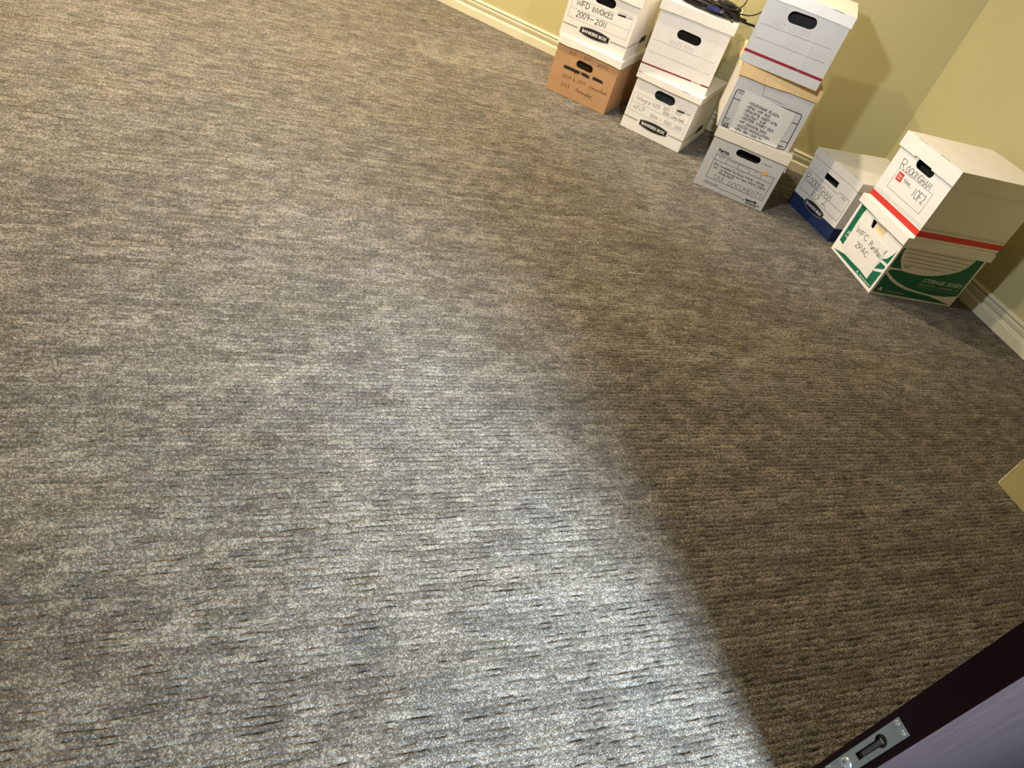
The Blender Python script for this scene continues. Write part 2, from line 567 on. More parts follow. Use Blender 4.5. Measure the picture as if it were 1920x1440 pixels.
o1 = Vector((d1.y, -d1.x, 0))                        # back wall outward
o1 = o1 if o1.y > 0 else -o1
o2 = Vector((-d2.y, d2.x, 0))                        # right wall outward
o2 = o2 if o2.x > 0 else -o2
Kb = K_ + o1 * BB + (d1 * -1) * 0.0
# wall planes lie behind the baseboards
def isect(p, d, q, e):
    den = d.x * e.y - d.y * e.x
    t = ((q.x - p.x) * e.y - (q.y - p.y) * e.x) / den
    return p + d * t
KW = isect(K_ + o1 * BB, d1, K_ + o2 * BB, d2)
BL = KW + d1 * 5.4
wall_box('wall_back', KW - d1 * 0.02, BL, o1)
R_end = isect(S_, E_, KW, d2)
wall_box('wall_right', KW - d2 * 0.02, KW + d2 * ((R_end - KW).length + 0.1), o2)
DW = DA + N_ * 0.0                                   # door wall plane (room face)
LE = DA - E_ * 4.6
wall_box('wall_left', BL, LE, Vector((-1, 0, 0)))
# near wall block beside the door: its face runs back to the door wall
stub_d = Vector((0.0467, -0.0937, 0)).normalized()
SD = isect(S_, stub_d, DA, E_)
bm = bmesh.new()
q = [S_, SD, SD + E_ * 0.9, S_ + E_ * 0.9]
lo = [bm.verts.new((p.x, p.y, 0)) for p in q]
hi = [bm.verts.new((p.x, p.y, WALL_H)) for p in q]
bm.faces.new(lo[::-1]); bm.faces.new(hi)
for i in range(4):
    bm.faces.new((lo[i], lo[(i + 1) % 4], hi[(i + 1) % 4], hi[i]))
wp = struct(obj('wall_partition', bm, 'wall_paint'), 'olive wall block with a chipped corner beside the doorway')
# chipped corner bead running up the block's outer corner
bm = bmesh.new()
rnd = random.Random(4)
pts = []
zs = [0.001 + 0.012 * i for i in range(30)]
ring0 = None
for i, z in enumerate(zs):
    w_ = 0.0035 * (1.5 if i < 4 else 0.45 if i > 6 else 0.9) * rnd.uniform(.5, 1.15)
    p = S_ + Vector((0, 0, z))
    c_ = [p - E_ * 0.0006 - stub_d * 0.0006, p + stub_d * w_ - E_ * 0.0006, p + stub_d * w_ + E_ * 0.001, p + E_ * 0.002 - stub_d * 0.0006]
    ring = [bm.verts.new(x) for x in c_]
    if ring0:
        for k in range(4):
            bm.faces.new((ring0[k], ring0[(k + 1) % 4], ring[(k + 1) % 4], ring[k]))
    ring0 = ring
obj('corner_chip', bm, 'chip_white', wp)['label'] = 'chipped white edge of the wall corner'

# door wall: header and the sides of the opening
OPEN_L = 1.25
JL = DA - E_ * OPEN_L
bmt = 0.14
wall_box('wall_front', LE, JL, N_, th=bmt)
wall_box('wall_header', JL, SD, N_, z0=2.12, th=bmt)
wall_box('wall_jamb', DA + E_ * 0.93, SD + E_ * 0.02, N_, th=bmt)

# ceiling
bm = bmesh.new()
box(bm, (-4.6, -2.2, WALL_H), (3.2, 6.0, WALL_H + 0.08))
struct(obj('ceiling', bm, 'ceiling_paint'))

# baseboards: moulded profile swept along the walls
def baseboard(name, a, b, out, label):
    prof = [(0.016, 0), (0.016, .039), (0.0145, .042), (0.005, .0445), (0.0045, .050), (0.0100, .059), (0.0115, .066), (0.0115, .074), (0.0100, .0765), (0.0005, .0770), (0.0005, .0808), (0.0105, .0815), (0.0105, .088), (0.006, .0925), (0, .0935), (0, 0)]
    bm = bmesh.new()
    A_ = [bm.verts.new(Vector(a) - Vector(out) * p[0] + Vector((0, 0, p[1]))) for p in prof]
    B_ = [bm.verts.new(Vector(b) - Vector(out) * p[0] + Vector((0, 0, p[1]))) for p in prof]
    n = len(prof)
    for i in range(n):
        bm.faces.new((A_[i], A_[(i + 1) % n], B_[(i + 1) % n], B_[i]))
    bm.faces.new(A_); bm.faces.new(B_[::-1])
    return struct(obj(name, bm, 'trim_paint'), label)
baseboard('baseboard_back', KW, BL, o1, 'cream moulded baseboard under the back wall')
baseboard('baseboard_right', KW, R_end, o2, 'cream moulded baseboard under the right wall')

# floor: loop-pile carpet with raised ribs, built as real relief where the camera can see it
RP = 0.0120
def carpet():
    rng = np.random.default_rng(7)
    du, dv = 0.0064, RP / 5
    u = np.arange(-2.3, 3.2, du)
    v = np.arange(-0.25, 4.75, dv)
    nu, nv = len(u), len(v)
    U, V = np.meshgrid(u, v)                        # rows along v
    def vnoise(su, sv, seed, smooth=True):
        r = np.random.default_rng(seed)
        a = U / su; b = V / sv
        i = np.floor(a).astype(int); j = np.floor(b).astype(int)
        i -= i.min(); j -= j.min()
        t = r.random((j.max() + 2, i.max() + 2))
        if not smooth:
            return t[j, i]
        fa = a - np.floor(a); fb = b - np.floor(b)
        fa = fa * fa * (3 - 2 * fa); fb = fb * fb * (3 - 2 * fb)
        return (t[j, i] * (1 - fa) + t[j, i + 1] * fa) * (1 - fb) + (t[j + 1, i] * (1 - fa) + t[j + 1, i + 1] * fa) * fb
    # ribs: slightly wandering, grooves open and close along their length
    wig = (vnoise(.035, .012, 1) - .5) * 0.36
    ph = V / RP + wig
    row = np.floor(ph).astype(int)
    fr = ph - row
    groove = np.clip(1 - np.minimum(fr, 1 - fr) * 4.6, 0, 1)
    gate = np.clip((vnoise(.015, RP * .99, 2) - .42) * 3.0, 0.36, .95)
    z = -0.0060 * groove * gate
    z += (rng.random(U.shape) - .5) * 0.0011
    z += (vnoise(.014, .006, 5) - .5) * 0.0009
    z -= 0.0002
    # yarn tone: short runs per rib, broken blocks over several ribs, broad mottling
    r2 = np.random.default_rng(11)
    row0 = row - row.min()
    off = r2.random(row0.max() + 2) * 1.0
    seg = np.floor((U / .042) + off[row0] * 3.7).astype(int)
    seg -= seg.min()
    tab = r2.random((row0.max() + 1, seg.max() + 1))
    run = tab[row0, seg]
    blk = vnoise(.085, RP * 3.0, 21, False)
    blk2 = vnoise(.045, RP * 5.0, 22, False)
    mot = vnoise(.20, .16, 23)
    tone = .17 + .27 * run + .13 * blk + .09 * blk2 + .10 * (mot - .5) + .06
    tone += (rng.random(U.shape) - .5) * .12
    tone += .07 * (1 - groove) + .10 * (r2.random(row0.max() + 2)[row0] - .5)  # lightens rib tops, so groove shade is painted into the tone
    hue = np.clip(.7 * vnoise(.16, .11, 31) + .5 * vnoise(.09, RP * 4, 32, False) - .1, 0, 1)
    # worn / flattened places: outline of a removed piece of furniture, traffic streaks
    wear = np.zeros_like(U)
    def seg_d(p, q):
        px, py = U - p[0], V - p[1]
        dx, dy = q[0] - p[0], q[1] - p[1]
        t = np.clip((px * dx + py * dy) / (dx * dx + dy * dy), 0, 1)
        return np.hypot(px - t * dx, py - t * dy)
    wob = (vnoise(.05, .05, 41) - .5) * .03
    for p, q, w_, s_ in (((.776, 3.69), (.756, 3.40), .012, .9), ((.756, 3.40), (1.112, 3.345), .012, 1.0), ((1.112, 3.345), (1.40, 3.31), .012, .8),
                         ((.776, 3.69), (1.25, 3.74), .02, .4)):
        wear = np.maximum(wear, s_ * np.exp(-((seg_d(p, q) + wob * .3) / w_) ** 2) * (.5 + vnoise(.03, .03, 43)))
    inside = (U > .76) & (V > 3.345 + (1.1 - U) * .1) & (V < 3.72) & (U < 1.6)
    wear = np.where(inside, np.maximum(wear, .42 * np.clip((1.75 - U) / .5, 0, 1)), wear)
    for p, q, w_, s_ in (((.70, 1.60), (1.20, 1.535), .045, .55), ((1.20, 1.535), (2.10, 1.30), .035, .55), ((.85, 1.38), (2.0, 1.20), .05, .3)):
        wear = np.maximum(wear, s_ * np.exp(-((seg_d(p, q) + wob) / w_) ** 2) * (.4 + vnoise(.06, .03, 44)))
    X = U * E_.x - V * N_.x
    Y = U * E_.y - V * N_.y
    # keep only quads inside the room and near the view
    def side(px, py, qx, qy, XX, YY):
        return (qx - px) * (YY - py) - (qy - py) * (XX - px)
    Xc = X[:-1, :-1] + du / 2 * E_.x; Yc = Y[:-1, :-1]
    pj = DA - E_ * 1.7 + N_ * .02
    poly = [(pj.x, pj.y), (SD.x + .02, SD.y - .01), (S_.x + .03, S_.y), (R_end.x, R_end.y), (KW.x, KW.y), ((KW + d1 * 3.2).x, (KW + d1 * 3.2).y), (-3.1, 2.3)]
    keep = np.zeros(Xc.shape, bool)
    n = len(poly)
    for i in range(n):
        x0, y0 = poly[i]; x1, y1 = poly[(i + 1) % n]
        if y0 == y1:
            continue
        c = ((y0 > Yc) != (y1 > Yc)) & (Xc < (x1 - x0) * (Yc - y0) / (y1 - y0) + x0)
        keep ^= c
    jj, ii = np.nonzero(keep)
    a = jj * nu + ii
    quads = np.stack([a, a + 1, a + nu + 1, a + nu], 1)
    used, inv = np.unique(quads.ravel(), return_inverse=True)
    co = np.stack([X.ravel()[used], Y.ravel()[used], z.ravel()[used]], 1)
    quads = inv.reshape(-1, 4)
    # plain sub-floor under everything
    bp_ = [LE + N_ * .13, SD + N_ * .02, SD + E_ * .85, KW + (o1 + o2) * .3 + E_ * .9, BL + o1 * .08 + d1 * .08]
    bp_[0] = LE + N_ * .02
    base = np.array([[p.x, p.y, -.0085] for p in bp_])
    nb = len(co)
    co = np.concatenate([co, base])
    nq = len(quads)
    me = bpy.data.meshes.new('floor')
    me.vertices.add(len(co)); me.vertices.foreach_set('co', co.astype(np.float32).ravel())
    li = np.concatenate([quads.ravel(), np.arange(nb, nb + 5)]).astype(np.int32)
    ls = np.append(np.arange(0, quads.size, 4), quads.size).astype(np.int32)
    me.loops.add(len(li)); me.loops.foreach_set('vertex_index', li)
    me.polygons.add(len(ls)); me.polygons.foreach_set('loop_start', ls)
    me.polygons.foreach_set('use_smooth', np.ones(len(ls), dtype=bool))
    me.update(calc_edges=True)
    for nm, arr, fill in (('yarn', tone, .45), ('hue', hue, .4), ('wear', wear, 0.0)):
        at = me.attributes.new(nm, 'FLOAT', 'POINT')
        at.data.foreach_set('value', np.concatenate([arr.ravel()[used], np.full(5, fill)]).astype(np.float32))
    me.materials.append(M['carpet'])
    o = bpy.data.objects.new('floor', me)
    C.objects.link(o)
    struct(o, 'grey-brown ribbed loop-pile carpet')
carpet()

# ------------------------------------------------------------------ assumed ceiling lamps (unseen, above the frame)
def downlight(x, y, power, label):
    t = thing('assumed_downlight', label, 'ceiling light', (x, y, WALL_H), 0, 'assumed recessed ceiling downlights')
    bm = bmesh.new()
    n = 24
    prof = [(.060, -.001), (.085, -.001), (.088, -.006), (.060, -.010)]
    rings = [[bm.verts.new((p[0] * math.cos(2 * math.pi * k / n), p[0] * math.sin(2 * math.pi * k / n), p[1])) for k in range(n)] for p in prof]
    for i in range(4):
        a, b = rings[i], rings[(i + 1) % 4]
        for k in range(n):
            bm.faces.new((a[k], a[(k + 1) % n], b[(k + 1) % n], b[k]))
    obj('trim_ring', bm, 'lamp_trim', t)
    bm = bmesh.new()
    bmesh.ops.create_circle(bm, cap_ends=True, radius=.058, segments=24, matrix=Matrix.Translation((0, 0, -.003)))
    obj('bulb_lens', bm, 'assumed_lamp_glow', t)
    l = bpy.data.lights.new('assumed_downlight_lamp', 'SPOT')
    l.energy = power
    l.color = (1.0, 0.81, 0.54)
    l.spot_size = R(150)
    l.spot_blend = 1.0
    l.shadow_soft_size = 0.045
    lo_ = bpy.data.objects.new('assumed_downlight_lamp', l)
    C.objects.link(lo_)
    lo_.parent = t
    lo_.location = (0, 0, -.03)
downlight(-0.45, 3.05, 150, 'assumed recessed warm ceiling downlight above the left stacks')
downlight(-1.55, 3.42, 330, 'assumed recessed warm ceiling downlight nearest the left end of the back wall')
downlight(-2.00, 2.00, 420, 'assumed recessed warm ceiling downlight in the left half of the room')

# assumed lamp, unseen above the frame, turned towards the boxes; hood and cord added
LP = Vector((0.20, 2.15, 1.02))
lamp = thing('assumed_hanging_lamp', 'assumed small hooded lamp hanging on an added long cord and turned to the boxes', 'lamp', LP)
aim = (Vector((0.66, 3.0, 0.92)) - LP).normalized()
mq = aim.to_track_quat('Z', 'Y').to_matrix().to_4x4()
bm = bmesh.new()
prof = [(p * .24, q * .24) for p, q in [(.012, -.10), (.030, -.10), (.034, -.06), (.060, .0), (.062, .012), (.059, .012), (.056, .0), (.031, -.058), (.012, -.094)]]
n = 24
rings = [[bm.verts.new(mq @ Vector((p[0] * math.cos(2 * math.pi * k / n), p[0] * math.sin(2 * math.pi * k / n), p[1]))) for k in range(n)] for p in prof]
for a, b_ in zip(rings, rings[1:]):
    for k in range(n):
        bm.faces.new((a[k], a[(k + 1) % n], b_[(k + 1) % n], b_[k]))
bm.faces.new(rings[0]); bm.faces.new(rings[-1])
obj('hood', bm, 'steel_dark', lamp, smooth=True)
bm = bmesh.new()
bmesh.ops.create_uvsphere(bm, u_segments=16, v_segments=10, radius=.005, matrix=Matrix.Translation(mq @ Vector((0, 0, -.010))))
obj('bulb', bm, 'assumed_lamp_glow', lamp, smooth=True)
bm = bmesh.new()
bk = mq @ Vector((0, 0, -.023))
tube(bm, catmull([bk, bk + Vector((-.02, -.03, .01)), Vector((-.05, -.08, .10)), Vector((-.03, -.05, .4)), Vector((0, 0, WALL_H - LP.z))], 6), .0018)
obj('cord', bm, 'cable_black', lamp, smooth=True)
l = bpy.data.lights.new('assumed_lamp_light', 'SPOT')
l.energy = 27
l.color = (0.90, 0.95, 1.0)
l.spot_size = R(150)
l.spot_blend = 0.6
l.shadow_soft_size = 0.02
lo_ = bpy.data.objects.new('assumed_lamp_light', l)
C.objects.link(lo_)
lo_.parent = lamp
lo_.location = aim * .02
lo_.rotation_euler = aim.to_track_quat('-Z', 'Y').to_euler()

# ------------------------------------------------------------------ archive boxes
EPS = 0.0004
class Box:
    def __init__(self, label, x, y, yaw, w, h, lip, d, ov, z, body='white_card', lid='lid_white', hole=None, notch=None, inside='hole_shade', group='archive boxes stacked along the walls', wob=0.0, seed=0):
        self.w, self.h, self.lip, self.d, self.ov, self.z = w, h, lip, d, ov, z
        t = self.t = thing('storage_box', label, 'box', (x, y, z), yaw, group)
        th = 0.004
        bh = h - 0.005
        zb = 0.0006
        self.bh = bh
        bm = bmesh.new()
        hw = w / 2
        loops = [[(-hw, zb), (hw, zb), (hw, bh), (-hw, bh)]]
        if hole:
            loops.append([(p[0] / 1000, p[1] / 1000) for p in hole])
        slab(bm, loops, lambda u, z_, k: (u, k, z_), th)
        slab(bm, [loops[0]], lambda u, z_, k: (u, d - k, z_), th)
        box(bm, (-hw, th, zb), (-hw + th, d - th, bh))
        box(bm, (hw - th, th, zb), (hw, d - th, bh))
        box(bm, (-hw + th, th, zb), (hw - th, d - th, zb + th))
        self.body = obj('body', bm, body, t)
        if hole and inside:
            # coloured files behind the hand hole; near-black panels put the interior's shade in colour
            us = [p[0] for p in hole]; zs_ = [p[1] for p in hole]
            bm = bmesh.new()
            box(bm, (-hw + .012, .030, .008), (hw - .012, .036, bh - .012))
            obj('folder_or_shade_panel', bm, inside, t)
        # lid
        bm = bmesh.new()
        o_ = max(ov, 0.003)
        lt = o_ - 0.0006
        top = h
        z0_ = h - lip
        box(bm, (-hw - o_, -o_, top - .0045), (hw + o_, d + o_, top))
        fl = [(-hw - o_, z0_), (hw + o_, z0_), (hw + o_, top - .0045), (-hw - o_, top - .0045)]
        if notch:
            a, b, zt = notch
            fl = [(-hw - o_, z0_), (a, z0_), (a, zt), (b, zt), (b, z0_), (hw + o_, z0_), (hw + o_, top - .0045), (-hw - o_, top - .0045)]
        slab(bm, [fl], lambda u, z_, k: (u, -o_ + k, z_), lt)
        slab(bm, [[fl[0], (hw + o_, z0_), fl[-2], fl[-1]]], lambda u, z_, k: (u, d + o_ - k, z_), lt)
        for s in (-1, 1):
            xs = sorted((s * (hw + o_), s * (hw + o_ - lt)))
            box(bm, (xs[0], -o_ + lt, z0_), (xs[1], d + o_ - lt, top - .0045))
        if wob:
            bmesh.ops.subdivide_edges(bm, edges=[e for e in bm.edges if e.calc_length() > .05], cuts=5, use_grid_fill=True)
            rn = random.Random(seed)
            ph_ = [rn.uniform(0, 6) for _ in range(6)]
            for v in bm.verts:
                c = v.co
                k = max(0, (h - c.z) / lip)
                if c.y < d * .5 and abs(c.y) < .02 or abs(abs(c.x) - hw) < .02:
                    dz = wob * k * (math.sin(21 * c.x + ph_[0]) * .5 + math.sin(47 * c.x + 30 * c.y + ph_[1]) * .35)
                    c.z += dz
                    if c.y < .001:
                        c.y -= abs(wob * .5 * k * math.sin(26 * c.x + ph_[2]))
                    elif abs(c.x) > hw:
                        c.x += math.copysign(abs(wob * .6 * k * math.sin(22 * c.y + ph_[3])), c.x)
        self.lid = obj('lid', bm, lid, t)
        self.o_ = o_
    def front(self, lift=0.0):
        return Flat(lambda u, z_, l: (u, -EPS - lift - l, z_))
    def lidfront(self):
        return Flat(lambda u, z_, l: (u, -self.o_ - EPS - l, z_))
    def lidtop(self):
        return Flat(lambda u, v, l: (u, v, self.h + EPS + l))
    def right(self, lift=0.0):
        return Flat(lambda v, z_, l: (self.w / 2 + EPS + lift + l, v, z_))
    def band(self, z0, z1, m, label, lift=0.0):
        """printed band round the body"""
        bm = bmesh.new()
        e = EPS + lift
        hw, d = self.w / 2, self.d
        c = [(-hw - e, -e), (hw + e, -e), (hw + e, d + e), (-hw - e, d + e)]
        lo_ = [bm.verts.new((p[0], p[1], z0 / 1000)) for p in c]
        hi_ = [bm.verts.new((p[0], p[1], z1 / 1000)) for p in c]
        for i in range(4):
            j = (i + 1) % 4
            bm.faces.new((lo_[i], lo_[j], hi_[j], hi_[i]))
        o = obj('printed_band', bm, m, self.body)
        o['label'] = label
        return o

def badge(bx, cx, cy, hw, hh, arch, wht=True, tilt=0.0):
    def shape(k):
        n = 9
        pts = []
        for i in range(n):
            t = -1 + 2 * i / (n - 1)
            pts.append((cx + t * (hw - k), cy + tilt * t - (hh - k) - arch * (1 - t * t)))
        for i in range(n):
            t = 1 - 2 * i / (n - 1)
            pts.append((cx + t * (hw - k * 1.2), cy + tilt * t + (hh - k) + arch * (1 - t * t)))
        return pts
    f = bx.front(); f.poly(shape(0)); lg = f.done('logo_badge', 'ink', bx.body, 'black lens-shaped logo badge')
    f = bx.front(.00015)
    s1 = shape(1.6)
    f.rect(s1, .9)
    f.done('badge_outline', 'print_white', bx.body)
    f = bx.front(.00015)
    f.bfont('BANKERS BOX', (cx - hw * .83, cy - hh * .52 - tilt * .8), (cx + hw * .83, cy - hh * .52 + tilt * .8), hh * 1.12, bold=.03)
    f.done('badge_lettering', 'print_white', bx.body)

def bankers_form(bx, k=1.0):
    L = lambda *p: [(a * k, b) for a, b in p]
    f = bx.front()
    f.line(L((-140, 164), (64, 167), (73, 179), (141, 178)), .8)
    f.line(L((141, 178), (138, 82)), .8)
    f.line(L((138, 82), (-140, 84)), .8)
    f.line(L((-140, 84), (-140, 164)), .8)
    f.line(L((-140, 123), (137, 124)), .8)
    f.done('ruled_lines', 'print_grey', bx.body)
    f = bx.front()
    for a, b in ((-152, -81), (78, 152)):
        f.brk()
        f.line(L((a, 54), (b, 54)), 2.0)
        f.line(L((a, 50), (b, 50)), .7)
    f.brk()
    f.poly(L((73, 170), (109, 172), (108, 165), (70, 163)))
    f.line(L((75, 174), (108, 175)), .8)
    f.bfont('750P', (112 * k, 165), (136 * k, 166), 7, bold=0.0)
    f.done('printed_marks', 'ink', bx.body)
    badge(bx, 1 * k, 52, 71 * k, 12, 9)
    s = bx.right()
    s.line([(0, 54), (260, 53)], 2.4)
    s.line([(0, 50), (230, 49)], .8)
    s.poly([(215, 40), (330, 40), (330, 66), (235, 66)])
    s.done('side_print', 'ink', bx.body)

mm = lambda pts: [(a, b) for a, b in pts]

# --- stack nearest the left: brown box under an invoice box
b = Box('brown cardboard box with crossed-out handwriting under the invoice box', -0.1898, 3.4722, -0.249, .3181, .2476, .0313, .40, .0045, 0, 'kraft', 'lid_white',
        hole=stadium(-30, 162, 22, 160, 17), inside='folder_olive', wob=.004, seed=3)
f = b.front()
f.text('2015', (-97, 187), (-59, 186), 13, 1.5, seed=2)
f.text('- 2021', (-42, 188), (17, 193), 13, 1.5, seed=3)
f.text(',', (24, 185), (29, 185), 12, 1.5, seed=3)
f.text('2010', (52, 186), (106, 187), 14, 1.5, seed=4)
f.text('2014', (-94, 80), (-48, 83), 15, 1.5, seed=5)
f.text('& 2015', (-36, 80), (28, 86), 15, 1.5, seed=6)
f.text('Amended', (47, 82), (136, 84), 17, 1.6, seed=7, slant=.15)
f.text('2013', (-89, 42), (-44, 45), 14, 1.5, seed=8)
f.text('Amended', (-13, 44), (72, 42), 17, 1.6, seed=9, slant=.25, gap=.06)
f.line([(70, 42), (76, 37), (84, 33)], 1.4)
f.done('handwriting', 'ink_brown', b.body, 'brown pen handwriting')
f = b.front(.0001)
rn = random.Random(5)
for (a, c, e, g) in (((-97, 133), (-20, 133), (-18, 120), (-95, 121)), ((-5, 135), (27, 134), (39, 120), (-6, 124)), ((53, 138), (100, 136), (100, 125), (53, 125))):
    f.poly([a, c, e, g])
    for k in range(5):
        t = (k + .5) / 5
        y0 = a[1] * (1 - t) + g[1] * t
        y1 = c[1] * (1 - t) + e[1] * t
        f.line([(a[0] - rn.uniform(-2, 5), y0 + rn.uniform(-1.5, 1.5)), ((a[0] + c[0]) / 2, (y0 + y1) / 2 + rn.uniform(-1, 1)), (c[0] + rn.uniform(-2, 5), y1 + rn.uniform(-1.5, 1.5))], 3)
f.line([(-40, 124), (-39, 113)], 4)
f.done('marker_scribble', 'marker_grey', b.body, 'dark grey marker crossing out old words')

b = Box('white storage box marked WFD Invoices 2009-2011', -0.1976, 3.4836, -0.1996, .3237, .2656, .0413, .40, .0062, .2476,
        hole=stadium(-28, 195, 34, 195, 18), wob=.002, seed=4)
bankers_form(b, 1.04)
f = b.front()
f.text('WFD', (-122, 139), (-61, 141), 21, 2.6, seed=12, slant=.05)
f.text('INVOICES', (-43, 138), (55, 138), 20, 2.5, seed=13, slant=.04)
f.text('2009', (-108, 95), (-48, 96), 24, 2.4, seed=14, slant=.06)
f.text('-', (-42, 95), (-22, 97), 22, 2.4, seed=14)
f.text('2011', (-14, 94), (38, 95), 23, 2.4, seed=15, slant=.06)
f.done('handwriting', 'ink', b.body, 'bold black marker handwriting')

# --- second stack
b = Box('white storage box with faint pen rows under the cable box', 0.1997, 3.3382, -0.2834, .3043, .2538, .0273, .4269, .0078, 0,
        hole=stadium(-31, 191, 29, 190, 20), inside='folder_teal', wob=.002, seed=6)
bankers_form(b)
f = b.front()
f.text('Integra', (-124, 136), (-54, 138), 20, 1.2, seed=20, slant=.1)
f.text('1120', (-41, 137), (-6, 139), 17, 1.2, seed=21)
f.text('2015 - 2021', (11, 145), (98, 150), 13, 1.2, seed=22)
f.text('2020 Comp back', (16, 128), (121, 129), 13, 1.2, seed=23)
f.text('AFLP', (-122, 95), (-67, 98), 17, 1.2, seed=24)
f.text('2014 - 2021, 2010', (-34, 91), (126, 91), 15, 1.2, seed=25)
f.done('handwriting', 'ink_pen', b.body, 'thin pen handwriting')
f = b.lidfront(); f.line([(62, 251), (96, 251.5)], 1.2); f.done('slit', 'ink_brown', b.lid)

b = Box('tall white box with thin red stripe carrying the black cables', 0.2004, 3.3575, -0.0832, .3157, .2991, .0397, .40, .0091, .2538,
        hole=stadium(-38, 194, 32, 191, 19), wob=.002, seed=9)
f = b.front()
f.line([(-147, 140), (140, 136)], 1.0)
f.line([(-146, 91), (137, 87)], 1.0)
f.done('ruled_lines', 'print_grey', b.body)
b.band(34.5, 40.5, 'red_dark', 'thin dark red printed stripe')
f = b.front(); f.poly([(76, 3), (124, 3), (114, 255), (76, 255)]); f.done('packing_tape', 'tape_pale', b.body, 'clear packing tape strip')
f = b.front(); f.text('2021 EPS', (-72, 148), (35, 145), 14, 1.0, seed=31, jit=.06); f.done('faded_handwriting', 'ink_faint', b.body, 'faded pencil handwriting')

# --- third stack
b = Box('grey-white tax documents box with orange sticker at the bottom of the tallest stack', 0.5815, 2.992, -0.1522, .3115, .251, .0381, .40, .0046, 0, 'grey_card', 'cream_card',
        hole=stadium(-33, 186.5, 41, 186.5, 15), wob=.0015, seed=12)
f = b.front()
f.rect([(-117, 149), (-117, 47), (137, 44), (139, 147)], 1.6)
f.line([(-116, 125), (138, 123)], 1.6)
for u_ in (-66.5, -15, 35.5, 85.5):
    f.line([(u_, 148), (u_ + .8, 125)], 1.5)
f.line([(-117, 23), (61, 20.5)], 1.6)
f.line([(-117, 158), (-72, 159)], .8)
f.bfont('Perma.', (-116, 161), (-68, 163), 13, bold=.035)
f.bfont('CORRUGATED FILE', (-104, 153.5), (-50, 154.5), 3.2, bold=.0)
f.bfont('BOX NO.', (-103, 140), (-82, 140), 4, bold=0.0)
f.bfont('DEPARTMENT', (-62, 141), (-20, 141), 4, bold=0.0)
f.bfont('RETAIN UNTIL', (-11, 141), (30, 141), 4, bold=0.0)
f.bfont('FROM', (55, 140), (69, 140), 4, bold=0.0)
f.bfont('TO', (106, 140), (113, 140), 4, bold=0.0)
f.bfont('CONTENTS', (-10, 117), (20, 116.5), 4, bold=0.0)
f.bfont('ITEM NO. 30090', (-114, 26), (-53, 26), 6, bold=0.0)
f.bfont('LTR/LGL', (66, 181), (108, 181), 6, bold=-.005)
f.done('printed_form', 'ink', b.body, 'black printed form lines and lettering')
f = b.front()
f.poly([(70, 25), (112, 27), (112, 31), (128, 24), (112, 19), (112, 22), (80, 18)])
f.bfont('STAXONSTEEL', (78, 6), (129, 6), 11, bold=.03, slant=.1)
f.poly([(62, 16), (66, 20), (70, 16), (66, 12)])
f.poly([(131, 16), (135, 20), (139, 16), (135, 12)])
f.done('logo', 'ink', b.body, 'small black arrow logo')
f = b.front()
f.text('TAX', (-88, 49), (-44, 51), 19, 1.5, seed=41)
f.text('DOCUMENTS', (-20, 49), (128, 51), 18, 1.5, seed=42)
f.done('handwriting', 'ink_pen', b.body, 'pencil handwriting')
f = b.front(.0001)
f.text('ZPAC Consolidated Tax Returns 9/95/96 - 9/97/98', (-109, 105), (114, 100), 8, 1.3, seed=43, jit=.05)
f.text('WFC', (-106, 90), (-86, 91), 8, 1.3, seed=44)
f.text('Tax Returns and work Papers 9/96/97, 9/98/99', (-76, 90), (126, 86), 8, 1.3, seed=45, jit=.05)
f.text('9/95/96, 9/96/97', (-76, 77), (-11, 75), 8, 1.3, seed=46, jit=.05)
f.done('small_handwriting', 'ink_pen', b.body, 'cramped black handwriting')
bm = bmesh.new()
bmesh.ops.create_cone(bm, cap_ends=True, segments=24, radius1=.0102, radius2=.0094, depth=.0012, matrix=Matrix.Translation((.094, -.0010, .152)) @ Matrix.Rotation(R(90), 4, 'X'))
obj('round_sticker', bm, 'sticker', b.body)['label'] = 'round orange sticker'
bm = bmesh.new()
box(bm, (.1585, .004, .188), (.1625, .0055, .221)); box(bm, (.1600, .0045, .180), (.1635, .0062, .190))
obj('torn_flap', bm, 'lid_white', b.lid)

b = Box('off-white box with tan lid and typed list sheet, middle of the tallest stack', 0.5684, 3.0079, -0.0451, .3095, .2536, .0463, .40, .0066, .251, 'grey_card', 'kraft_pale', wob=.004, seed=15)
f = b.front()
fr = []
for (cx, cz, a0) in ((-131, 145, 180), (124, 141, 90), (127, 12.5, 0), (-128, 17, 270)):
    for k in range(5):
        a = R(a0 - 22.5 * k)
        fr.append((cx + 9 * math.cos(a), cz + 9 * math.sin(a)))
f.line(fr + fr[:2], 3.0)
for p, q in (((-139, 119), (-111, 119)), ((-138, 41), (-116, 41)), ((108, 111), (134, 112)), ((105, 33), (135, 35))):
    f.line([p, q], 2.6)
f.bfont('BOX NO.', (-130, 142), (-106, 143), 5, bold=.02)
f.bfont('DATE', (-131, 31), (-118, 31), 5, bold=.0)
f.bfont('05', (-131, 10), (-110, 10), 15, bold=.02)
f.bfont('DEPT.', (104, 9), (129, 9), 8, bold=.03)
f.done('printed_form', 'ink', b.body, 'heavy black rounded form outline')
# hand hole closed by its pushed-back flap
f = b.front(); f.line([(-51, 205), (-41, 165), (50, 161)], 1.3); f.done('hand_hole_flap', 'ink_brown', b.body)
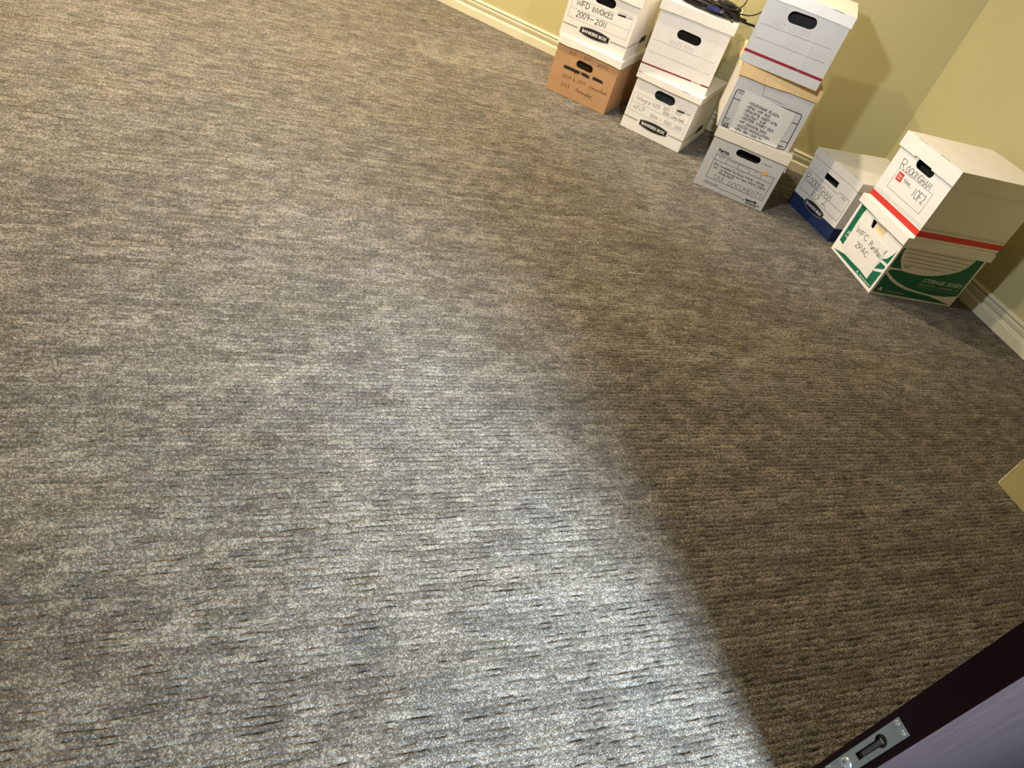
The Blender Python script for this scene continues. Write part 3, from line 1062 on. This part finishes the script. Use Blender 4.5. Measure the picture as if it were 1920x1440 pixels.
# typed sheet taped on, its foot curling forward
def sheet_off(u_, z_):
    k = max(0, (14 - z_) / 11)
    return .0010 + .0006 * math.sin(u_ * .05 + 1) ** 2 + k * k * (.0035 + .006 * max(0, (u_ - 10) / 95))
bm = bmesh.new()
nu_, nv_ = 16, 18
gr = []
for j in range(nv_ + 1):
    tv = j / nv_
    rowv = []
    for i in range(nu_ + 1):
        tu = i / nu_
        uL = -110 + 8 * tv; uR = 110 - 7 * tv
        zL = 163 - 159 * tv; zR = 146 - 143 * tv
        u_ = uL + (uR - uL) * tu
        z_ = zL + (zR - zL) * tu
        rowv.append(bm.verts.new((u_ / 1000, -sheet_off(u_, z_), z_ / 1000)))
    gr.append(rowv)
for j in range(nv_):
    for i in range(nu_):
        bm.faces.new((gr[j][i], gr[j + 1][i], gr[j + 1][i + 1], gr[j][i + 1]))
ps = obj('paper_sheet', bm, 'paper_old', b.body)
ps['label'] = 'curling white typed list sheet'
sd = ps.modifiers.new('thickness', 'SOLIDIFY'); sd.thickness = .0003; sd.offset = 0
lines_ = ['*WILDOMAR PLAZA', '*ZPAC W/P OLD', '*ZPAC/FTB AUDIT 4/96', '*VALCHAT W/P', '*CENTER COURT OLD', '*WF LEASING DISS', '*AICON DISSOLUTION', '*ZPA SBA LOAN 94']
st0 = [(-75, 123), (-76, 108), (-77, 93), (-78, 78), (-78, 63), (-79, 47), (-79, 31), (-81, 16)]
en0 = [(53, 114), (22, 101), (62, 82), (19, 70), (60, 55), (39, 39), (60, 22), (33, 9)]
f = Flat(lambda u, z_, l: (u, -.0007 - sheet_off(u * 1000, z_ * 1000), z_))
for i, s in enumerate(lines_):
    f.text(s, (st0[i][0], st0[i][1] - 3), (en0[i][0], en0[i][1] - 3), 9.0, 1.8, jit=0.0, gap=.26, serif=.14)
f.done('typed_lettering', 'ink', b.body, 'typed list in bold capitals')
f = b.lidfront(); f.line([(-64, 249), (-58, 209)], 1.6); f.done('lid_seam', 'kraft', b.lid)
bm = bmesh.new()
for k in range(5):
    box(bm, (-.1665 - .0012 * k, -.003 + .0005 * k, .246 - .008 * k), (-.1635 - .0012 * k, -.0015 + .0005 * k, .2545 - .008 * k))
obj('torn_flap', bm, 'lid_white', b.lid)

b = Box('grey-white box with thin red stripe on top of the tallest stack', 0.5397, 2.9852, -0.1707, .3101, .2645, .0373, .40, .0035, .5045, 'grey_card', 'lid_white',
        hole=stadium(-42, 194.5, 24, 197, 20), wob=.0015, seed=18)
f = b.front()
f.line([(-140, 140), (131, 145)], .9)
f.line([(-139, 92), (131, 96)], .9)
f.done('ruled_lines', 'ink_pen', b.body)
b.band(36.5, 46, 'red_dark', 'dark red printed stripe')
f = b.front(); f.text('2022 US EPS', (-108, 145), (42, 154), 17, 1.2, seed=51, jit=.05); f.done('faded_handwriting', 'ink_faint', b.body, 'faded pencil handwriting')
f = b.lidfront(); f.line([(71, 262), (111, 262)], 1.5); f.done('slit', 'ink_brown', b.lid)
f = b.front()
for k in range(11):
    z0_ = 138 - 9.4 * k
    f.line([(-153.5, z0_), (-153.5, z0_ - 5)], 1.6)
f.done('corrugation_marks', 'ink_faint', b.body)
f = b.front(); f.poly([(54, 4), (68, 4), (64, 215), (50, 215)]); f.done('packing_tape', 'tape', b.body, 'clear packing tape strip')

# --- right-hand boxes in front of the angled wall
b = Box('white and navy box marked Rockingham 2 of 2 on the carpet', 0.9497, 3.0484, -1.0578, .3077, .2646, .034, .3883, .0035, 0, 'white_card', 'lid_white',
        hole=mm([(-42, 183), (46, 183), (45, 208), (-45, 208)]), wob=.0015, seed=21)
b.band(1.2, 60.5, 'blue_card', 'navy blue lower band')
f = b.front()
f.line([(-140, 171), (67, 170), (75, 181), (143, 182)], 1.2)
f.line([(143, 182), (142, 87)], 1.2)
f.line([(142, 87), (-138, 87)], 1.2)
f.line([(-138, 87), (-140, 171)], 1.2)
f.line([(-138, 124.5), (139, 126)], 1.2)
f.bfont('743', (96, 168), (120, 168), 7, bold=-.005)
f.done('ruled_lines', 'ink', b.body)
badge(b, -2, 61, 68, 11, 10)
f = b.front()
f.text('R', (-133, 126), (-112, 126), 34, 2.0, seed=60, slant=-.05)
f.text('OCKINGHAM', (-106, 128), (52, 129), 25, 2.0, seed=61)
f.text('2', (-58, 95), (-44, 96), 22, 2.0, seed=62)
f.text('OF', (-28, 92), (0, 94), 26, 2.0, seed=63)
f.text('2', (20, 96), (42, 100), 27, 2.0, seed=64)
f.line([(40, 99), (52, 92), (60, 86)], 1.4)
f.done('handwriting', 'ink', b.body, 'black marker handwriting')
f = b.lidtop(); f.line([(-124, 3), (-80, 3)], 2.2); f.brk(); f.line([(78, 3), (115, 3)], 1.2); f.done('slit', 'ink_brown', b.lid)

b = Box('green and white storage box with handwritten WFC note', 1.0954, 2.7151, -1.1983, .313, .2499, .0337, .3916, .0081, 0, 'white_card', 'lid_white',
        hole=mm([(-36, 175), (45, 173), (52, 206), (-48, 204)]), inside='hole_shade', wob=.003, seed=24)
f = b.front()
f.poly([(-143, 212), (-107, 212), (-112, 190), (-112, 150), (-108, 47), (-140, 52)])
f.poly([(-144, 10), (145, 14), (107, 34), (-69, 28)])
f.poly([(149, 186), (147, 126), (108, 122), (130, 140), (143, 165)])
f.poly([(112, 113), (147, 114), (146, 102), (106, 80)])
f.poly([(104, 68), (148, 89), (145, 14), (104, 28)])
f.done('green_print', 'green_print', b.body, 'green printed panels')
f = b.front(.0002)
f.bfont('STO', (-127, 92), (-100, 92), 12, bold=.03, slant=.25)
f.bfont('HEA', (-127, 77), (-104, 77), 7, bold=.02)
f.brk(); f.poly([(37, 16), (44, 27), (51, 16), (47, 16), (44, 21), (41, 16)])
f.bfont('Associated', (60, 17), (139, 18), 7.5, bold=.01)
f.done('white_lettering', 'print_white', b.body)
# folded flap inside the hand hole
bm = bmesh.new(); box(bm, (-.026, .006, .168), (.058, .008, .206)); obj('folded_flap', bm, 'folder_cream', b.body)
# pasted note
bm = bmesh.new()
nn = 10
gr = []
for j in range(nn + 1):
    tv = j / nn; rw = []
    for i in range(nn + 1):
        tu = i / nn
        u_ = (-110 + 2 * tv) * (1 - tu) + (107 - 1 * tv) * tu
        z_ = (164 - 122 * tv) * (1 - tu) + (163 - 133 * tv) * tu
        rw.append(bm.verts.new((u_ / 1000, -.0010 - .0008 * tu * (1 - tv), z_ / 1000)))
    gr.append(rw)
for j in range(nn):
    for i in range(nn):
        bm.faces.new((gr[j][i], gr[j + 1][i], gr[j + 1][i + 1], gr[j][i + 1]))
ps = obj('paper_note', bm, 'paper', b.body)
ps['label'] = 'white handwritten paper note'
sd = ps.modifiers.new('thickness', 'SOLIDIFY'); sd.thickness = .0003; sd.offset = 0
f = Flat(lambda u, z_, l: (u, -.0024, z_))
f.text('WFC', (-90, 124), (-10, 126), 20, 1.8, seed=70)
f.text('Purchas', (14, 122), (98, 119), 22, 1.8, seed=71)
f.line([(108, 158), (101, 141)], 1.4)
f.text('ZPAC', (-46, 82), (38, 83), 20, 1.8, seed=72)
f.done('handwriting', 'ink_pen', b.body, 'black marker handwriting')
# printed side panel
s = b.right()
crv = lambda pts, n=5: [(p.x, p.y) for p in catmull([(a, c, 0) for a, c in pts], n)]
s.poly([(8, 206), (8, 123), (61, 122)] + crv([(61, 122), (44, 142), (30, 160), (20, 185), (18, 206)]))
up = crv([(14, 112), (60, 116), (104, 112), (165, 111), (227, 121), (296, 146), (330, 176), (343, 213)])
s.poly(up + [(380, 213), (386, 52)] + crv([(386, 52), (330, 40), (269, 38), (196, 44), (135, 53), (70, 73), (14, 102)]))
s.poly(crv([(10, 94), (62, 64), (129, 44), (187, 37), (264, 31)]) + [(383, 8), (10, 11)])
s.done('side_green_print', 'green_print', b.body, 'dark green printed side panel')
s = b.right()
for p, q in (((30, 205), (334, 205)), ((32, 190), (331, 188.5)), ((38, 173), (318, 172)), ((48, 158), (295, 157)), ((58, 142), (256, 141))):
    s.line([p, q], 1.7)
s.bfont('Date:', (66, 131), (90, 131), 6, bold=.02)
s.done('side_ruled_lines', 'ink_brown', b.body)
s = b.right(.0002)
s.text('STORAGE BOXES', (186, 86), (372, 88), 14, 2.4, jit=0, slant=.25, serif=.14)
s.brk(); s.poly([(24, 21), (34, 38), (46, 20), (39, 20), (36, 27), (31, 21)])
s.done('side_lettering', 'print_white', b.body, 'white serif lettering')
s = b.right(.0002)
s.bfont('HEAVY DUTY', (178, 69), (262, 70), 8, bold=.02)
s.bfont('LETTER/LEGAL SIZE', (270, 69), (374, 71), 7, bold=.01)
s.bfont('Constructed of high strength corrugated board for extra stacking', (177, 60), (371, 60), 4, bold=0)
s.bfont('Associated', (56, 20), (150, 19), 9, bold=0)
s.done('side_small_lettering', 'ink_faint', b.body)

b = Box('white box with bright red stripe marked Rockingham 1 of 2 on the green box', 1.1043, 2.703, -1.1533, .3045, .2637, .0545, .4051, .0074, .2499, 'white_card', 'lid_white',
        hole=stadium(-28, 199, 38, 198, 17), notch=(-.060, .038, .214), inside='hole_shade', wob=.001, seed=27)
b.band(12, 34, 'red_bright', 'bright red printed stripe')
f = b.front()
f.rect([(-99, 147), (-101, 72), (103, 72), (103, 150)], 1.1)
f.line([(-41, 119), (3, 119)], .8)
f.bfont('Value', (-48, 121), (-9, 122), 12, bold=.0, slant=.1)
f.done('printed_frame', 'ink', b.body)
for zz in (40, 46.5):
    f = b.front()
    for k in range(100):
        u_ = -149 + 3 * k
        f.line([(u_, zz + (u_ + 149) * .01), (u_ + 1.2, zz + (u_ + 149) * .01)], 1.1)
    f.done('dotted_line', 'print_grey', b.body)
s = b.right(); s.line([(2, 44), (403, 42)], 1.2); s.line([(2, 48.5), (403, 46.5)], .9); s.done('side_ruled_lines', 'print_grey', b.body)
f = b.front(.0001); f.poly([(-88, 140), (-57, 140), (-55, 110), (-88, 109)]); f.done('logo_square', 'red_bright', b.body, 'small red logo square')
f = b.front(.0003)
f.bfont('Office', (-83, 126), (-62, 126), 7, bold=.02); f.bfont('DEPOT', (-83, 116), (-62, 116), 6, bold=.02)
f.done('logo_lettering', 'print_white', b.body)
f = b.front(.0002)
f.text('R', (-99, 149), (-74, 149), 33, 1.9, seed=80, slant=-.2)
f.text('OCKINGHAM', (-66, 150), (78, 152), 23, 1.9, seed=81)
f.text('1', (24, 102), (28, 102), 29, 1.9, seed=82)
f.text('OF2', (36, 101), (88, 101), 30, 1.9, seed=83)
f.done('handwriting', 'ink', b.body, 'black marker handwriting')
f = b.lidtop(); f.line([(-94, -3), (-46, -3)], 2.6); f.brk(); f.line([(32, -3), (83, -3)], 2.6); f.done('slit', 'ink_brown', b.lid)

# ------------------------------------------------------------------ cable bundle on the tall box
ct = thing('cable_bundle', 'tangled black cables with a blue plug lying on the tall white box', 'cable', (0.2004, 3.3575, .2538 + .2991), -0.0832)
rn = random.Random(21)
def cable(pts, r=.0032, name='cable', sub=8, closed=False, m='cable_black'):
    bm = bmesh.new()
    tube(bm, catmull([(p[0] / 1000, p[1] / 1000, p[2] / 1000) for p in pts], sub, closed), r, 8, closed)
    return obj(name, bm, m, ct, smooth=True)
for k in range(13):
    cx, cy = 22 + rn.uniform(-14, 14), 112 + rn.uniform(-12, 12)
    ax, ay = rn.uniform(110, 138), rn.uniform(40, 82)
    zb = 4 + 3.4 * k
    tl = R(rn.uniform(-14, 6))
    pts = []
    for i in range(12):
        a = 2 * math.pi * i / 12
        x_, y_ = ax * math.cos(a), ay * math.sin(a)
        x2 = cx + x_ * math.cos(tl) - y_ * math.sin(tl)
        y2 = cy + x_ * math.sin(tl) + y_ * math.cos(tl)
        pts.append((max(-140, min(160, x2)), max(9, y2), zb + rn.uniform(-3, 5) if k else 4 + rn.uniform(0, 2)))
    cable(pts, rn.choice((.0030, .0036, .0042)), closed=True, sub=6)
# loose ends and the loop standing away from the bundle
cable([(-100, 60, 30), (-20, 40, 30), (60, 22, 30), (110, 14, 14), (140, 2, 6)], .0042)
cable([(40, 80, 34), (100, 60, 30), (150, 70, 14), (185, 90, 6), (240, 130, 0), (300, 190, -14)], .0048)
cable([(90, 120, 22), (140, 150, 20), (200, 190, 22), (245, 250, 50), (250, 300, 110), (220, 290, 170), (160, 240, 150), (120, 190, 80)], .0026)
cable([(-120, 90, 20), (-60, 45, 40), (10, 60, 46), (70, 30, 40), (120, 40, 30), (150, 80, 18), (120, 130, 20)], .0036)
cable([(-110, 70, 34), (-30, 66, 44), (40, 24, 36), (95, 48, 34), (150, 52, 12)], .0034)
cable([(60, 100, 30), (110, 150, 30), (150, 190, 40), (160, 220, 80), (120, 200, 110)], .0026)
def plug(c, rz, m, L=.040, w=.017, t=.012):
    bm = bmesh.new()
    mt = Matrix.Translation(c) @ Matrix.Rotation(rz, 4, 'Z')
    box(bm, (-L / 2, -w / 2, -t / 2), (L / 2, w / 2, t / 2), mt)
    bmesh.ops.bevel(bm, geom=bm.edges[:], offset=.003, segments=2, affect='EDGES')
    return bm, mt
bm, mt = plug((.045, .030, .024), R(-8), 'connector_blue', .058, .030, .016)
vp = obj('video_plug', bm, 'connector_blue', ct); vp['label'] = 'blue video plug'
bm = bmesh.new(); box(bm, (.028, -.010, -.005), (.042, .010, .005), mt); obj('plug_shell', bm, 'steel', vp)
bm, mt = plug((.165, .095, .010), R(24), 'cable_black', .055, .018, .014)
obj('power_plug', bm, 'cable_black', ct)

# ------------------------------------------------------------------ closed door leaf with its flush bolt
door = bpy.data.objects.new('door_1', None)
C.objects.link(door)
door.location = DA
door.rotation_euler = (0, 0, ANG)
struct(door, 'dark mahogany door leaf with steel flush bolt in its edge')
TH = 0.0445
# local x along the leaf, local -y out of the room (towards the camera)
bm = bmesh.new()
box(bm, (0.0015, -TH + .0003, -.12), (0.925, -.0003, 2.10))
bmesh.ops.bevel(bm, geom=[e for e in bm.edges if abs(e.verts[0].co.z - e.verts[1].co.z) > 1], offset=.0015, segments=2, affect='EDGES')
obj('leaf', bm, 'mahogany_face', door)
# edge lipping of darker wood with a real mortise for the bolt
def edge_plane(t, z_, k):
    return (k, -t / 1.0, z_)
bm = bmesh.new()
slab(bm, [[(0, .001), (TH, .001), (TH, 2.10), (0, 2.10)], [(.0098, .118), (.0328, .118), (.0328, .293), (.0098, .293)]], lambda t, z_, k: (-.0010 + k, -t, z_), .0022)
obj('edge_lipping', bm, 'mahogany_edge', door)
fb = bpy.data.objects.new('flush_bolt', None); C.objects.link(fb); fb.parent = door
fb['label'] = 'grey steel flush bolt plate with lever'
bm = bmesh.new()
slot = stadium(.0212, .196, .0212, .238, .0062)
slot = [(p[0], p[1]) for p in slot]
rec = [(.0212 + .0098 * math.cos(2 * math.pi * i / 20), .246 + .0115 * math.sin(2 * math.pi * i / 20)) for i in range(20)]
keyh = [(.0165, .188), (.0262, .188), (.0262, .236)]
a0 = math.asin((.236 - .246) / .0115)
for i in range(17):
    a = -R(50) + R(280) * i / 16
    keyh.append((.0212 + .0088 * math.cos(a), .2465 + .0118 * math.sin(a)))
keyh.append((.0165, .236))
slab(bm, [[(.0088, .1135), (.0338, .1135), (.0338, .2983), (.0088, .2983)], keyh], lambda t, z_, k: (-.0026 + k, -t, z_), .0018)
obj('plate', bm, 'steel', fb)
bm = bmesh.new()
box(bm, (.0075, -.0330, .180), (.0085, -.0096, .266))
obj('mortise', bm, 'hollow_shade', fb)  # near-black sheet, shade of the bolt recess put into colour
bm = bmesh.new()
# lever: bar lying in the slot, tip proud
vsL = box(bm, (-.0005, -.0250, .2005), (.004, -.0178, .2465))
bmesh.ops.bevel(bm, geom=bm.edges[:], offset=.0006, segments=1, affect='EDGES')
obj('lever', bm, 'steel_dark', fb)
bm = bmesh.new(); box(bm, (-.0012, -.0250, .2462), (.003, -.0178, .2475)); obj('lever_tip', bm, 'steel_bright', fb)
bm = bmesh.new(); box(bm, (.001, -.0246, .1985), (.0045, -.0182, .2115)); obj('lever_foot', bm, 'steel', fb)
def disc(name, t, z_, r, h, m, dome=True):
    bm = bmesh.new()
    n = 20
    prof = [(r, 0), (r, h * .4), (r * .82, h * .85), (r * .45, h), (r * .38, h * .72), (.0, h * .6)] if dome else [(r, 0), (r, h), (0, h)]
    prev = None
    for p in prof:
        if p[0] == 0:
            c = bm.verts.new((-.0026 - p[1], -t, z_))
            for k in range(n):
                bm.faces.new((prev[k], prev[(k + 1) % n], c))
            break
        ring = [bm.verts.new((-.0026 - p[1], -t + p[0] * math.cos(2 * math.pi * k / n), z_ + p[0] * math.sin(2 * math.pi * k / n))) for k in range(n)]
        if prev:
            for k in range(n):
                bm.faces.new((prev[k], prev[(k + 1) % n], ring[(k + 1) % n], ring[k]))
        prev = ring
    return obj(name, bm, m, fb, smooth=True)
disc('screw', .0140, .2907, .0042, .0010, 'steel_bright')
disc('screw', .0272, .2905, .0042, .0010, 'steel_bright')
disc('screw', .0136, .1218, .0042, .0010, 'steel_bright')
disc('screw', .0272, .1218, .0042, .0010, 'steel_bright')
disc('pivot_boss', .0203, .1620, .0098, .0040, 'steel_bright')
